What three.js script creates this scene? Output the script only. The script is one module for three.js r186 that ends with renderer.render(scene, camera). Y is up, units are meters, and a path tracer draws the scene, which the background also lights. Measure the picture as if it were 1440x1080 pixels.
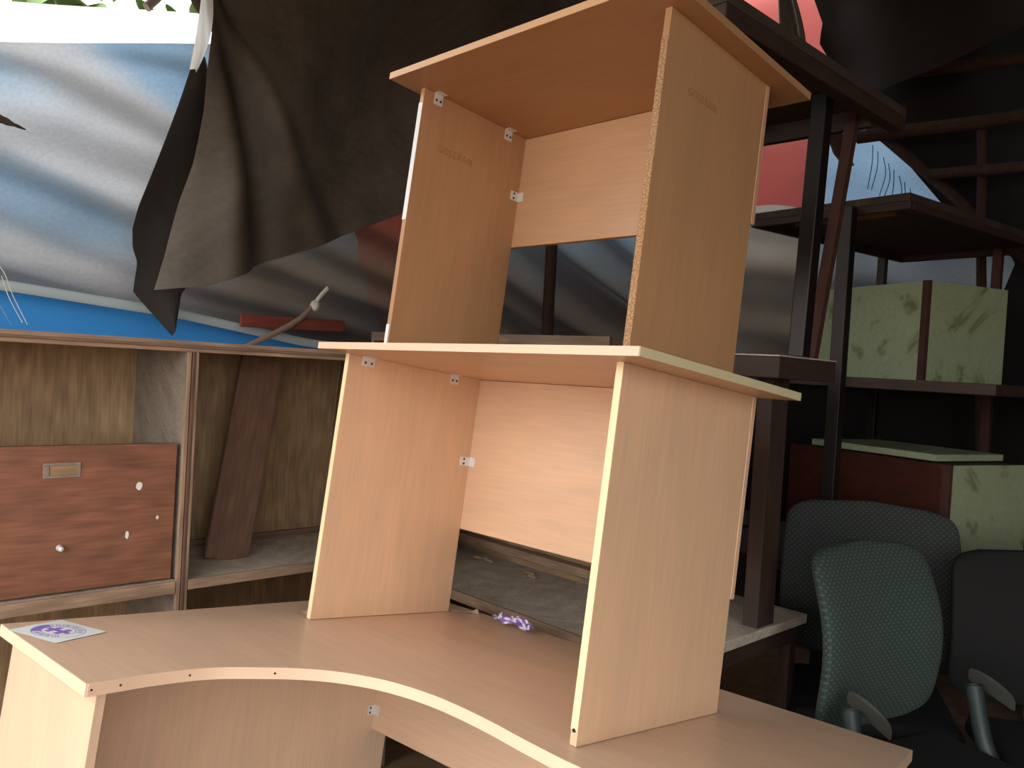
import * as THREE from 'three';
import { RoundedBoxGeometry } from 'three/addons/geometries/RoundedBoxGeometry.js';
import { mergeGeometries } from 'three/addons/utils/BufferGeometryUtils.js';
import { ImprovedNoise } from 'three/addons/math/ImprovedNoise.js';

// ---------------------------------------------------------------- camera, sky, exposure
const scene = new THREE.Scene();
const camera = new THREE.PerspectiveCamera(2 * Math.atan(540 / 1160.58) * 180 / Math.PI, 4 / 3, 0.05, 200);
camera.position.set(1.96, 1.501, 1.2495);
camera.rotation.set(-0.021, 0.804, 0.06, 'YXZ');
scene.add(camera);

const renderer = new THREE.WebGLRenderer({ antialias: true });
renderer.toneMapping = THREE.LinearToneMapping;
renderer.toneMappingExposure = 1.25;
renderer.shadowMap.enabled = true;

const SKY = 4.2;                                   // bright hazy overcast, a little brighter towards the zenith
{
  const w = 64, h = 32, a = new Float32Array(w * h * 4);
  for (let j = 0; j < h; j++) for (let i = 0; i < w; i++) {
    const el = ((j + 0.5) / h - 0.5) * Math.PI, t = Math.max(0, Math.sin(el)), k = (j * w + i) * 4, b = SKY * (0.8 + 0.25 * t);
    a[k] = b * 1.0; a[k + 1] = b * 0.99; a[k + 2] = b * (0.96 + 0.06 * t); a[k + 3] = 1;
  }
  const sky = new THREE.DataTexture(a, w, h, THREE.RGBAFormat, THREE.FloatType);
  sky.mapping = THREE.EquirectangularReflectionMapping; sky.magFilter = THREE.LinearFilter; sky.needsUpdate = true;
  scene.background = sky; scene.environment = sky;
}
// ---------------------------------------------------------------- helpers
let seed = 12345;
const rnd = () => { seed = (seed * 1664525 + 1013904223) >>> 0; return seed / 4294967296; };
const rr = (a, b) => a + (b - a) * rnd();
const noise = new ImprovedNoise();
const nz = (x, y, z = 0) => noise.noise(x, y, z);
const sm = (a, b, x) => { const t = Math.min(1, Math.max(0, (x - a) / (b - a))); return t * t * (3 - 2 * t); };
const lin = (v) => v <= 0.04045 ? v / 12.92 : Math.pow((v + 0.055) / 1.055, 2.4);

function tex(w, h, fn, repeat = true) {              // fn(u, v) -> sRGB 0..1 triple
  const a = new Uint8Array(w * h * 4);
  for (let j = 0; j < h; j++) for (let i = 0; i < w; i++) {
    const c = fn((i + 0.5) / w, (j + 0.5) / h), k = (j * w + i) * 4;
    for (let q = 0; q < 3; q++) a[k + q] = Math.max(0, Math.min(255, c[q] * 255));
    a[k + 3] = 255;
  }
  const t = new THREE.DataTexture(a, w, h, THREE.RGBAFormat); t.colorSpace = THREE.SRGBColorSpace;
  t.magFilter = THREE.LinearFilter; t.minFilter = THREE.LinearMipmapLinearFilter; t.generateMipmaps = true;
  if (repeat) t.wrapS = t.wrapT = THREE.RepeatWrapping;
  t.needsUpdate = true; return t;
}
function bumpTex(w, h, fn) { const t = tex(w, h, (u, v) => { const x = fn(u, v); return [x, x, x]; }); t.colorSpace = THREE.NoColorSpace; return t; }
const per = (u, n) => Math.cos(u * Math.PI * 2) * n;          // wraps a coordinate so that the texture tiles
const ps = (u, n) => Math.sin(u * Math.PI * 2) * n;

// laminate: fine streaks along V (1 m per tile)
const beechTex = tex(1024, 512, (u, v) => {
  const a = nz(u * 260, ps(v, 1.2), per(v, 1.2) + 7), b = nz(u * 60, ps(v, 0.9) + 3, per(v, 0.9)), c = nz(u * 14, ps(v, 0.7), per(v, 0.7) + 30);
  const s = 1 + a * 0.028 + b * 0.032 + c * 0.025;
  return [0.835 * s, 0.708 * s * (1 - 0.015 * b), 0.595 * s * (1 - 0.03 * b)];
});
const darkTex = tex(512, 512, (u, v) => {                  // open-grained dusty brown wood, grey-scale to tint
  const a = nz(u * 150, ps(v, 2), per(v, 2) + 3), b = nz(u * 40, ps(v, 1.2) + 9, per(v, 1.2)), c = nz(per(u, 3), ps(u, 3) + per(v, 2), ps(v, 2));
  const s = 0.78 + a * 0.09 + b * 0.10 + c * 0.08;
  return [s, s * 0.985, s * 0.965];
});
const dustTex = tex(512, 512, (u, v) => {                  // blotchy dust
  const c = nz(per(u, 2.5), ps(u, 2.5) + per(v, 2.5), ps(v, 2.5)), d = nz(per(u, 9), ps(u, 9) + per(v, 9), ps(v, 9) + 4), e = nz(u * 128, v * 128, 2);
  const s = 0.78 + c * 0.10 + d * 0.07 + e * 0.07;
  return [s, s * 0.98, s * 0.95];
});
const chipTex = tex(256, 256, (u, v) => {                  // raw particle board
  const e = nz(u * 60, v * 60, 1), f = nz(u * 110, v * 110, 8), s = 0.8 + e * 0.28 + f * 0.22;
  return [0.80 * s, 0.62 * s, 0.44 * s];
});
chipTex.repeat.set(4, 4);
const wornTex = tex(512, 512, (u, v) => {                  // pale green-white painted board with grime patches
  const c = nz(per(u, 1.6) + 5, ps(u, 1.6) + per(v, 1.6), ps(v, 1.6)), d = nz(per(u, 7), ps(u, 7) + per(v, 7), ps(v, 7) + 4), e = nz(u * 128, v * 128, 2);
  const g = sm(0.25, 0.8, c + d * 0.3), s = 0.88 + d * 0.04 + e * 0.04;
  return [0.69 * s * (1 - 0.3 * g), 0.73 * s * (1 - 0.33 * g), 0.58 * s * (1 - 0.42 * g)];
});
const weaveBump = bumpTex(256, 256, (u, v) => {
  const x = u * 32, y = v * 32, k = (Math.floor(x) + Math.floor(y)) % 2, fx = x % 1 - 0.5, fy = y % 1 - 0.5;
  return k ? 0.9 - 1.6 * fy * fy : 0.7 - 1.6 * fx * fx;
});
const weaveTex = tex(256, 256, (u, v) => {
  const x = u * 32, y = v * 32, k = (Math.floor(x) + Math.floor(y)) % 2, fx = x % 1 - 0.5, fy = y % 1 - 0.5;
  const s = (k ? 1 - 1.2 * fy * fy : 0.8 - 1.2 * fx * fx);
  return [s * 0.95, s, s * 0.98];
});
const crinkle = bumpTex(512, 512, (u, v) => 0.5 + 0.5 * nz(per(u, 4), ps(u, 4) + per(v, 4), ps(v, 4)) + 0.2 * nz(per(u, 14), ps(u, 14) + per(v, 14), ps(v, 14)));

const mat = (o) => new THREE.MeshStandardMaterial({ roughness: 0.7, ...o, ...(o.color !== undefined ? { color: new THREE.Color(o.color) } : {}) });
const M = {
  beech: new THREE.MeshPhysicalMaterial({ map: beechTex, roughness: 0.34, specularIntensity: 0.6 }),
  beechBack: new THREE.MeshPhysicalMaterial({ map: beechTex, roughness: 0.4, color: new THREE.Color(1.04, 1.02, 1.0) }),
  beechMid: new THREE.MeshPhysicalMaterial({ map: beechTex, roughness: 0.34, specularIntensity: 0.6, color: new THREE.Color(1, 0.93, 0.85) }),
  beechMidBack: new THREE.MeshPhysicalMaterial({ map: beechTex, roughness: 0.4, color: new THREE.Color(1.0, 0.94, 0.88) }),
  beechTopShaded: new THREE.MeshPhysicalMaterial({ map: beechTex, roughness: 0.38, specularIntensity: 0.6, color: new THREE.Color(0.68, 0.54, 0.385) }),  // top desk laminate, with the shade under the roof put into its tint
  beechTopBackShaded: new THREE.MeshPhysicalMaterial({ map: beechTex, roughness: 0.4, color: new THREE.Color(0.87, 0.73, 0.6) }),  // same shaded tint, milder, for the top desk's modesty panel
  band: mat({ color: '#e4c3a6', roughness: 0.45 }),
  bandTop: mat({ color: '#d9ae80', roughness: 0.5 }),
  bandPale: mat({ color: '#ecd5a9', roughness: 0.45 }),
  bandGrey: mat({ color: '#c9bd98', roughness: 0.6 }),
  bandWhite: mat({ color: '#e8e6e2', roughness: 0.5 }),
  chip: mat({ map: chipTex, roughness: 0.9 }),
  metal: mat({ color: '#dcdad6', roughness: 0.35, metalness: 0.15 }),
  screw: mat({ color: '#2b2723', roughness: 0.5, metalness: 0.4 }),
  brownFrame: mat({ map: darkTex, color: '#9b7f68', roughness: 0.75 }),
  brownEdge: mat({ map: darkTex, color: '#c5a68c', roughness: 0.8 }),
  brownPly: mat({ map: darkTex, color: '#c9a780', roughness: 0.85 }),
  brownSide: mat({ map: dustTex, color: '#b3a698', roughness: 0.9 }),
  darkPlank: mat({ map: darkTex, color: '#82604c', roughness: 0.75 }),
  redDoor: mat({ map: darkTex, color: '#a56f55', roughness: 0.55 }),
  dusty: mat({ map: dustTex, color: '#f0e3d2', roughness: 0.95 }),
  dustyPale: mat({ map: dustTex, color: '#b8ab9d', roughness: 0.95 }),
  stackWood: mat({ map: darkTex, color: '#4a352b', roughness: 0.7 }),
  stackUnder: mat({ map: darkTex, color: '#54463a', roughness: 0.85 }),
  steel: mat({ color: '#2a2320', roughness: 0.42, metalness: 0.5 }),
  redPole: mat({ map: darkTex, color: '#5a3328', roughness: 0.8 }),
  redBoard: mat({ map: darkTex, color: '#56210f', roughness: 0.6 }),
  paleBoard: mat({ map: wornTex, roughness: 0.75 }),
  pole: mat({ map: darkTex, color: '#513a2d', roughness: 0.9 }),
  blackLining: mat({ map: dustTex, color: '#3a342e', roughness: 0.75, side: THREE.DoubleSide }),
  blackTarp: mat({ map: dustTex, color: '#6d6255', roughness: 0.62, bumpMap: crinkle, bumpScale: 0.002, side: THREE.DoubleSide }),
  roofTarp: mat({ map: dustTex, color: '#1f1b18', roughness: 0.85, side: THREE.DoubleSide }),
  greyTarp: mat({ map: dustTex, color: '#8d8f88', roughness: 0.6, side: THREE.DoubleSide }),
  chairCloth: mat({ map: weaveTex, color: '#48534e', roughness: 0.95, bumpMap: weaveBump, bumpScale: 0.0012 }),
  chairClothDark: mat({ map: weaveTex, color: '#4a4b4a', roughness: 0.95, bumpMap: weaveBump, bumpScale: 0.0012 }),
  chairBlack: mat({ color: '#0e0d0d', roughness: 0.85 }),
  plastic: mat({ color: '#3b3c37', roughness: 0.5 }),
  plasticTeal: mat({ color: '#2c3836', roughness: 0.5 }),
  soil: mat({ map: dustTex, color: '#967658', roughness: 1 }),
  leaf: mat({ color: '#6f8a52', roughness: 0.6, side: THREE.DoubleSide }),
  deadLeaf: mat({ color: '#b09a78', roughness: 0.9, side: THREE.DoubleSide }),
  string: mat({ color: '#d8d4c8', roughness: 0.8 }),
  strap: mat({ color: '#8d7763', roughness: 0.85, side: THREE.DoubleSide }),
  ink: mat({ color: '#a37444', roughness: 0.8 }),
};
M.darkBoth = mat({ color: '#171412', roughness: 0.9, side: THREE.DoubleSide });

const used = {};
function numbered(name) { const n = used[name] = (used[name] ?? -1) + 1; return n ? name + '_' + String(n).padStart(3, '0') : name; }
function shade(o) { o.traverse((m) => { if (m.isMesh) { m.castShadow = true; m.receiveShadow = true; } }); return o; }
function tag(o, label, category, group, kind) {
  if (label) o.userData.label = label;
  if (category) o.userData.category = category;
  if (group) o.userData.group = group;
  if (kind) o.userData.kind = kind;
  return o;
}
function thing(name, label, category, pos = [0, 0, 0], turn = 0, group) {
  const o = new THREE.Group(); o.name = numbered(name); o.position.set(...pos); o.rotation.y = turn; scene.add(o);
  return tag(o, label, category, group);
}
function part(name, geo, m, parent, label) {
  const o = new THREE.Mesh(geo, m); o.name = name; parent.add(o); o.castShadow = o.receiveShadow = true;
  if (label) o.userData.label = label;
  return o;
}
function single(name, geo, m, label, category, group, kind) {
  const o = new THREE.Mesh(geo, m); o.name = numbered(name); o.castShadow = o.receiveShadow = true; scene.add(o);
  return tag(o, label, category, group, kind);
}
// uv in metres on each face of a box-like geometry; the grain (texture V) runs along axis g
function metreUV(geo, g = 'y', scale = 1) {
  let G = geo.index ? geo.toNonIndexed() : geo;
  const p = G.attributes.position, uv = new Float32Array(p.count * 2), ou = rnd(), ov = rnd(), gi = 'xyz'.indexOf(g);
  const A = new THREE.Vector3(), B = new THREE.Vector3(), C = new THREE.Vector3();
  for (let i = 0; i < p.count; i += 3) {
    A.fromBufferAttribute(p, i); B.fromBufferAttribute(p, i + 1); C.fromBufferAttribute(p, i + 2);
    const n = B.clone().sub(A).cross(C.clone().sub(A)), na = [Math.abs(n.x), Math.abs(n.y), Math.abs(n.z)], k = na.indexOf(Math.max(...na));
    const ax = [0, 1, 2].filter((q) => q !== k); let vi = ax.includes(gi) ? gi : ax[1], ui = ax.find((q) => q !== vi);
    for (let q = 0; q < 3; q++) { const P = [A, B, C][q].toArray(); uv[(i + q) * 2] = P[ui] * scale + ou; uv[(i + q) * 2 + 1] = P[vi] * scale + ov; }
  }
  G.setAttribute('uv', new THREE.BufferAttribute(uv, 2)); return G;
}
function box(x0, x1, y0, y1, z0, z1, g = 'y', r = 0.0015) {
  const w = x1 - x0, h = y1 - y0, d = z1 - z0;
  const G = new RoundedBoxGeometry(w, h, d, 1, Math.min(r, w / 3, h / 3, d / 3)); G.translate((x0 + x1) / 2, (y0 + y1) / 2, (z0 + z1) / 2);
  return metreUV(G, g);
}
function tube(pts, r, seg = 24, sides = 8, closed = false) {
  return new THREE.TubeGeometry(new THREE.CatmullRomCurve3(pts.map((p) => new THREE.Vector3(...p)), closed), seg, r, sides, closed);
}
function rod(a, b, r0, r1 = r0, sides = 10, rough = 0) {       // a slightly bent, tapered pole
  const A = new THREE.Vector3(...a), B = new THREE.Vector3(...b), L = A.distanceTo(B), G = new THREE.CylinderGeometry(r1, r0, L, sides, 12);
  const p = G.attributes.position;
  if (rough) for (let i = 0; i < p.count; i++) { const y = p.getY(i); p.setX(i, p.getX(i) * (1 + 0.18 * nz(y * 3, i % 7)) + rough * nz(y * 1.3, 4.2)); p.setZ(i, p.getZ(i) * (1 + 0.18 * nz(y * 3, 9)) + rough * nz(y * 1.3, 14.2)); }
  G.computeVertexNormals();
  G.applyQuaternion(new THREE.Quaternion().setFromUnitVectors(new THREE.Vector3(0, 1, 0), B.clone().sub(A).normalize()));
  G.translate(...A.clone().add(B).multiplyScalar(0.5).toArray()); return metreUV(G, 'y');
}
function sheet(nu, nv, fn, thick = 0) {                       // fn(s, t) -> [x, y, z, u, v]; thickness along the normal
  const P = [], UV = [], I = [];
  for (let j = 0; j <= nv; j++) for (let i = 0; i <= nu; i++) { const q = fn(i / nu, j / nv); P.push(q[0], q[1], q[2]); UV.push(q[3] ?? i / nu, q[4] ?? j / nv); }
  for (let j = 0; j < nv; j++) for (let i = 0; i < nu; i++) { const a = j * (nu + 1) + i; I.push(a, a + 1, a + nu + 2, a, a + nu + 2, a + nu + 1); }
  const G = new THREE.BufferGeometry(); G.setAttribute('position', new THREE.Float32BufferAttribute(P, 3)); G.setAttribute('uv', new THREE.Float32BufferAttribute(UV, 2)); G.setIndex(I); G.computeVertexNormals();
  if (!thick) return G;
  const n = P.length / 3, N = G.attributes.normal, P2 = P.slice(), UV2 = UV.concat(UV), I2 = I.slice();
  for (let k = 0; k < n; k++) P2.push(P[k * 3] - N.getX(k) * thick, P[k * 3 + 1] - N.getY(k) * thick, P[k * 3 + 2] - N.getZ(k) * thick);
  for (let k = 0; k < I.length; k += 3) I2.push(n + I[k], n + I[k + 2], n + I[k + 1]);
  const rim = []; for (let i = 0; i <= nu; i++) rim.push(i); for (let j = 1; j <= nv; j++) rim.push(j * (nu + 1) + nu); for (let i = nu - 1; i >= 0; i--) rim.push(nv * (nu + 1) + i); for (let j = nv - 1; j > 0; j--) rim.push(j * (nu + 1));
  for (let k = 0; k < rim.length; k++) { const a = rim[k], b = rim[(k + 1) % rim.length]; I2.push(a, n + a, n + b, a, n + b, b); }
  const H = new THREE.BufferGeometry(); H.setAttribute('position', new THREE.Float32BufferAttribute(P2, 3)); H.setAttribute('uv', new THREE.Float32BufferAttribute(UV2, 2)); H.setIndex(I2); H.computeVertexNormals(); return H;
}
const along = (pts, t) => {                                   // point at fraction t of a polyline by length
  const L = []; let s = 0; for (let i = 1; i < pts.length; i++) { s += Math.hypot(pts[i][0] - pts[i - 1][0], pts[i][1] - pts[i - 1][1]); L.push(s); }
  const x = t * s; let i = 0; while (i < L.length - 1 && L[i] < x) i++;
  const s0 = i ? L[i - 1] : 0, f = (x - s0) / (L[i] - s0 || 1);
  return [pts[i][0] + (pts[i + 1][0] - pts[i][0]) * f, pts[i][1] + (pts[i + 1][1] - pts[i][1]) * f];
};
const lerpTab = (tab, x) => { if (x <= tab[0][0]) return tab[0][1]; for (let i = 1; i < tab.length; i++) if (x <= tab[i][0]) { const f = (x - tab[i - 1][0]) / (tab[i][0] - tab[i - 1][0]); return tab[i - 1][1] + (tab[i][1] - tab[i - 1][1]) * f; } return tab[tab.length - 1][1]; };

// ---------------------------------------------------------------- ground
// the yard rises gently towards the front, so the stacked desks lean back
const groundAt = (x, z) => {
  const s = sm(-0.5, -0.28, x), slope = -0.03 + Math.max(0, z + 0.40) * 0.1181 + 0.0131 * Math.max(0, Math.min(2, x + 0.24)), flat = sm(1.1, 2.6, z);
  const y = slope * (1 - flat) + 0.16 * flat;
  return -0.03 * (1 - s) + (z > -0.42 ? y : slope) * s;
};
{
  const G = sheet(150, 150, (s, t) => { const f = (q) => Math.sign(q - 0.5) * Math.pow(Math.abs(q - 0.5) * 2, 2.2) * 30; const x = 0.4 + f(s), z = -f(t); return [x, groundAt(x, z), z, x, z]; });
  single('floor', G, M.soil, 'bare dusty soil floor of the open shed', null, null, 'structure');
}

// ---------------------------------------------------------------- the three stacked desks (they lean back together, standing on each other)
const LEAN = new THREE.Quaternion(-0.058076, 0.0000181, 0.0065338, 0.9982908);
const PIV = new THREE.Vector3(1.96037, 1.50089, 1.24951);
function deskGroup(name, label, category, p, yaw) {
  const o = thing(name, label, category);
  o.position.copy(new THREE.Vector3(p[0], p[1] + 0.2, p[2]).sub(PIV).applyQuaternion(LEAN).add(PIV));
  o.quaternion.copy(LEAN).multiply(new THREE.Quaternion().setFromAxisAngle(new THREE.Vector3(0, 1, 0), yaw));
  return o;
}
// angle bracket: plate a lies on the plane x = 0 (normal +x) below the ceiling plane y = 0; plate b on the second plane
function bracket(parent, pos, rot, w = 0.036, legA = 0.024, legB = 0.02) {
  const g = mergeGeometries([box(0, 0.0022, -legA, 0, -w / 2, w / 2, 'y', 0.0006), box(0, legB, -0.0022, 0, -w / 2, w / 2, 'y', 0.0006)].map((q) => q));
  const b = part('angle_bracket', g, M.metal, parent, 'small steel angle bracket'); b.position.set(...pos); b.rotation.set(...rot);
  for (const z of [-w / 4, w / 4]) { const s = new THREE.CylinderGeometry(0.0034, 0.0034, 0.0014, 10); s.rotateZ(Math.PI / 2); s.translate(0.0028, -legA * 0.62, z); part('screw', s, M.screw, b); }
  return b;
}
// lower corner desk -------------------------------------------------
{
  const D = deskGroup('corner_desk', 'beech corner desk with a curved front edge and a paper sticker, bottom of the stack', 'desk', [-0.2569, 0, -0.5618], 0.10976);
  const H = 0.75, tb = 0.0245;
  const front = new THREE.CatmullRomCurve3([[0.452, 1.286], [0.449, 1.24], [0.444, 1.16], [0.455, 1.035], [0.495, 0.941], [0.537, 0.866], [0.593, 0.803], [0.684, 0.748], [0.805, 0.722], [0.947, 0.727], [1.089, 0.748], [1.211, 0.76], [1.36, 0.745], [1.5, 0.7], [1.61, 0.63]].map(([u, v]) => new THREE.Vector3(u, v, 0)), false, 'centripetal').getPoints(90);
  const shp = new THREE.Shape(); shp.moveTo(0, 0); shp.lineTo(0, 1.278);
  for (const p of front) shp.lineTo(p.x, p.y);
  shp.lineTo(1.568, -0.004); shp.closePath();
  const hole = new THREE.Path(); hole.absarc(0.128, 0.545, 0.03, 0, Math.PI * 2, true); shp.holes.push(hole);
  const g = new THREE.ExtrudeGeometry(shp, { depth: tb - 0.002, bevelEnabled: true, bevelSize: 0.001, bevelThickness: 0.001, bevelSegments: 1, curveSegments: 20 });
  g.rotateX(Math.PI / 2); g.translate(0, H - 0.001, 0);
  part('desktop', metreUV(g, 'x'), M.beech, D);
  // edge band round the visible front and the left end
  const bandShape = (pts, off) => { const s = new THREE.Shape(), n = pts.length, o = pts.map((p, i) => { const a = pts[Math.max(0, i - 1)], b = pts[Math.min(n - 1, i + 1)], L = Math.hypot(b.x - a.x, b.y - a.y); return [p.x - (b.y - a.y) / L * off, p.y + (b.x - a.x) / L * off]; });
    s.moveTo(pts[0].x, pts[0].y); for (const p of pts) s.lineTo(p.x, p.y); for (const q of o.reverse()) s.lineTo(...q); s.closePath(); return s; };
  const mk = (pts, off) => { const q = new THREE.ExtrudeGeometry(bandShape(pts, off), { depth: tb, bevelEnabled: false }); q.rotateX(Math.PI / 2); q.translate(0, H + 0.0002, 0); return metreUV(q, 'x'); };
  part('edge_band', mk(front.map((p) => p.clone()), 0.0025), M.band, D, 'pale peach edge band along the curved front');
  part('edge_band', mk([new THREE.Vector3(0, 1.279, 0), new THREE.Vector3(0.452, 1.287, 0)], 0.0025), M.band, D);
  part('end_panel', box(0.006, 0.422, 0.002, H - tb, 1.232, 1.252), M.beech, D);
  part('side_panel', box(0.042, 0.06, 0.002, H - tb, 0.108, 1.232), M.beech, D);
  part('modesty_panel', box(0.06, 1.545, H - 0.405, H - tb, 0.158, 0.176, 'x'), M.beechBack, D);
  part('end_panel', box(1.53, 1.548, 0.002, H - tb, 0.176, 0.6), M.beech, D);
  bracket(D, [0.06, H - 0.345, 0.176], [-Math.PI / 2, 0, 0], 0.03, 0.026, 0.026);
  for (const k of [1, 8, 17, 28]) { const p = front[k], s = new THREE.SphereGeometry(0.0025, 8, 6); s.translate(p.x + 0.0022, H - 0.012, p.y + (k > 20 ? 0.002 : 0)); part('screw', s, M.screw, D); }
  D.userData.H = H;
}
// rectangular desks -------------------------------------------------
function tableDesk(o, p) {
  const { W, Dp, H, t, L, R, F, B, hm, wood, back } = p, th = 0.017;
  part('desktop', box(-L, W + R, H, H + t, -Dp - B, F, 'x', 0.001), wood, o);
  part('side_panel', box(-th, 0, 0.001, H, -Dp, 0, 'y'), wood, o);
  part('side_panel', box(W - th, W, 0.001, H, -Dp, 0, 'y'), wood, o);
  part('modesty_panel', box(-th, W + 0.001, H - hm, H - 0.001, -Dp - 0.016, -Dp, 'x'), back, o);
  part('edge_band', box(-L, W + R, H, H + t, F, F + 0.0016, 'x', 0.0004), p.bandF, o, 'pale front edge band');
  part('edge_band', box(W + R, W + R + 0.0016, H, H + t, -Dp - B, F, 'z', 0.0004), p.bandR, o);
}
{
  const D = deskGroup('desk', 'beech desk standing on the corner desk, middle of the stack', 'desk', [0, 0.75, 0], 0);
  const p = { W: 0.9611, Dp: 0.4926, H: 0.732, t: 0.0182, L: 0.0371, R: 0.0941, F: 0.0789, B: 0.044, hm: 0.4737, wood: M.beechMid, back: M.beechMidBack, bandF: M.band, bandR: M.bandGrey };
  tableDesk(D, p);
  part('edge_band', box(-0.017, 0, 0.002, p.H, 0, 0.0015, 'y', 0.0004), M.bandPale, D);
  part('edge_band', box(p.W - 0.017, p.W, 0.03, p.H, 0, 0.0015, 'y', 0.0004), M.bandPale, D);
  bracket(D, [0, p.H, -0.064], [0, 0, 0], 0.042, 0.027);
  bracket(D, [0, p.H, -0.385], [0, 0, 0], 0.032, 0.03);
  bracket(D, [0, 0.47, -p.Dp], [-Math.PI / 2, 0, 0], 0.028, 0.04, 0.026);
  bracket(D, [p.W - 0.017, p.H, -0.3], [0, Math.PI, 0]);
  const s = new THREE.CylinderGeometry(0.004, 0.004, 0.003, 10); s.rotateX(Math.PI / 2); s.translate(p.W - 0.008, 0.03, 0.001); part('screw', s, M.screw, D);
}
{
  const D = deskGroup('desk', 'narrow beech desk with a raw chipboard edge, topmost of the stack', 'desk', [0.1259, 1.5002, -0.0321], 0.0174);
  const p = { W: 0.8067, Dp: 0.4054, H: 0.732, t: 0.0182, L: 0.0531, R: 0.0497, F: 0.0825, B: 0.1259, hm: 0.3435, wood: M.beechTopShaded, back: M.beechTopBackShaded, bandF: M.bandTop, bandR: M.beechTopShaded };
  tableDesk(D, p);
  part('edge_band', box(-0.017, 0, 0.36, 0.69, 0, 0.0016, 'y', 0.0004), M.bandWhite, D, 'white remnant of the edge band');
  part('edge_band', box(-0.017, -0.004, 0.002, 0.07, 0, 0.0016, 'y', 0.0004), M.bandWhite, D, 'white remnant of the edge band');
  part('panel_edge', box(p.W - 0.017, p.W, 0.002, 0.67, 0, 0.0008, 'y', 0.0003), M.chip, D, 'bare chipboard edge of the right panel');
  bracket(D, [0, p.H, -0.05], [0, 0, 0], 0.03, 0.032);
  bracket(D, [0, p.H, -0.329], [0, 0, 0], 0.03, 0.032);
  bracket(D, [0, 0.545, -p.Dp], [-Math.PI / 2, 0, 0], 0.028, 0.034, 0.022);
  bracket(D, [p.W - 0.017, p.H, -0.06], [0, Math.PI, 0], 0.03, 0.032);
  // faint worn lettering scratched on the outer faces
  const { FontLoader } = await import('three/addons/loaders/FontLoader.js'); const { TextGeometry } = await import('three/addons/geometries/TextGeometry.js');
  const font = await new FontLoader().loadAsync('fonts/droid/droid_sans_bold.typeface.json');
  const word = (s, size) => new TextGeometry(s, { font, size, depth: 0.0004, curveSegments: 3, bevelEnabled: false });
  const a = part('lettering', word('GOSERAN', 0.021), M.ink, D, 'faint worn lettering'); a.rotation.y = Math.PI / 2; a.position.set(0.0001, 0.575, -0.07);
  const b = part('lettering', word('GOSERAN', 0.018), M.ink, D, 'faint worn lettering'); b.rotation.y = Math.PI / 2; b.position.set(p.W + 0.0001, 0.58, -0.09);
}
const lowTop = (x, z, dy = 0) => new THREE.Vector3(x, 0.95 + dy, z).sub(PIV).applyQuaternion(LEAN).add(PIV);   // a point on the corner desk's top
// round paper sticker
{
  const cv = document.createElement('canvas'); cv.width = 256; cv.height = 256; const c = cv.getContext('2d');
  c.fillStyle = '#e4ebe6'; c.fillRect(0, 0, 256, 256);
  c.strokeStyle = '#9a86c4'; c.lineWidth = 4; c.beginPath(); c.arc(128, 128, 100, 0, 7); c.stroke(); c.beginPath(); c.arc(128, 128, 64, 0, 7); c.stroke();
  c.fillStyle = '#8a6fc4'; c.beginPath(); c.arc(128, 128, 100, 2.2, 3.5); c.arc(128, 128, 64, 3.5, 2.2, true); c.fill();
  c.strokeStyle = '#9a8ac8'; c.lineWidth = 5;               // ring of small lettering, too worn to read
  for (let i = 0; i < 26; i++) { const a = i < 15 ? 3.6 + i * 0.16 : 0.75 + (i - 15) * 0.125; const b = rr(-0.05, 0.05); for (const [p, q] of [[70, 94], [76, 84]]) { c.beginPath(); c.moveTo(128 + p * Math.cos(a), 128 + p * Math.sin(a)); c.lineTo(128 + q * Math.cos(a + b + (p > 72 ? 0.07 : 0)), 128 + q * Math.sin(a + b)); c.stroke(); } }
  c.fillStyle = '#8667bf'; c.fillRect(92, 88, 24, 80); c.fillRect(140, 88, 24, 80); c.fillRect(72, 116, 112, 24);
  const t = new THREE.CanvasTexture(cv); t.colorSpace = THREE.SRGBColorSpace;
  const g = sheet(6, 6, (s, q) => [(s - 0.5) * 0.138, 0.0016 + 0.0012 * nz(s * 3, q * 3), (0.5 - q) * 0.138, s, q], 0.0008);
  const o = single('sticker', g, mat({ map: t, roughness: 0.6 }), 'white paper sticker with a purple ring and cross emblem on the desk corner', 'sticker');
  const K = [-0.2569, -0.5618], th = 0.10976, u = 0.096, v = 1.198;
  o.position.copy(lowTop(K[0] + u * Math.cos(th) + v * Math.sin(th), K[1] - u * Math.sin(th) + v * Math.cos(th)));
  o.quaternion.copy(LEAN).multiply(new THREE.Quaternion().setFromAxisAngle(new THREE.Vector3(0, 1, 0), th + 0.35));
}
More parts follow.
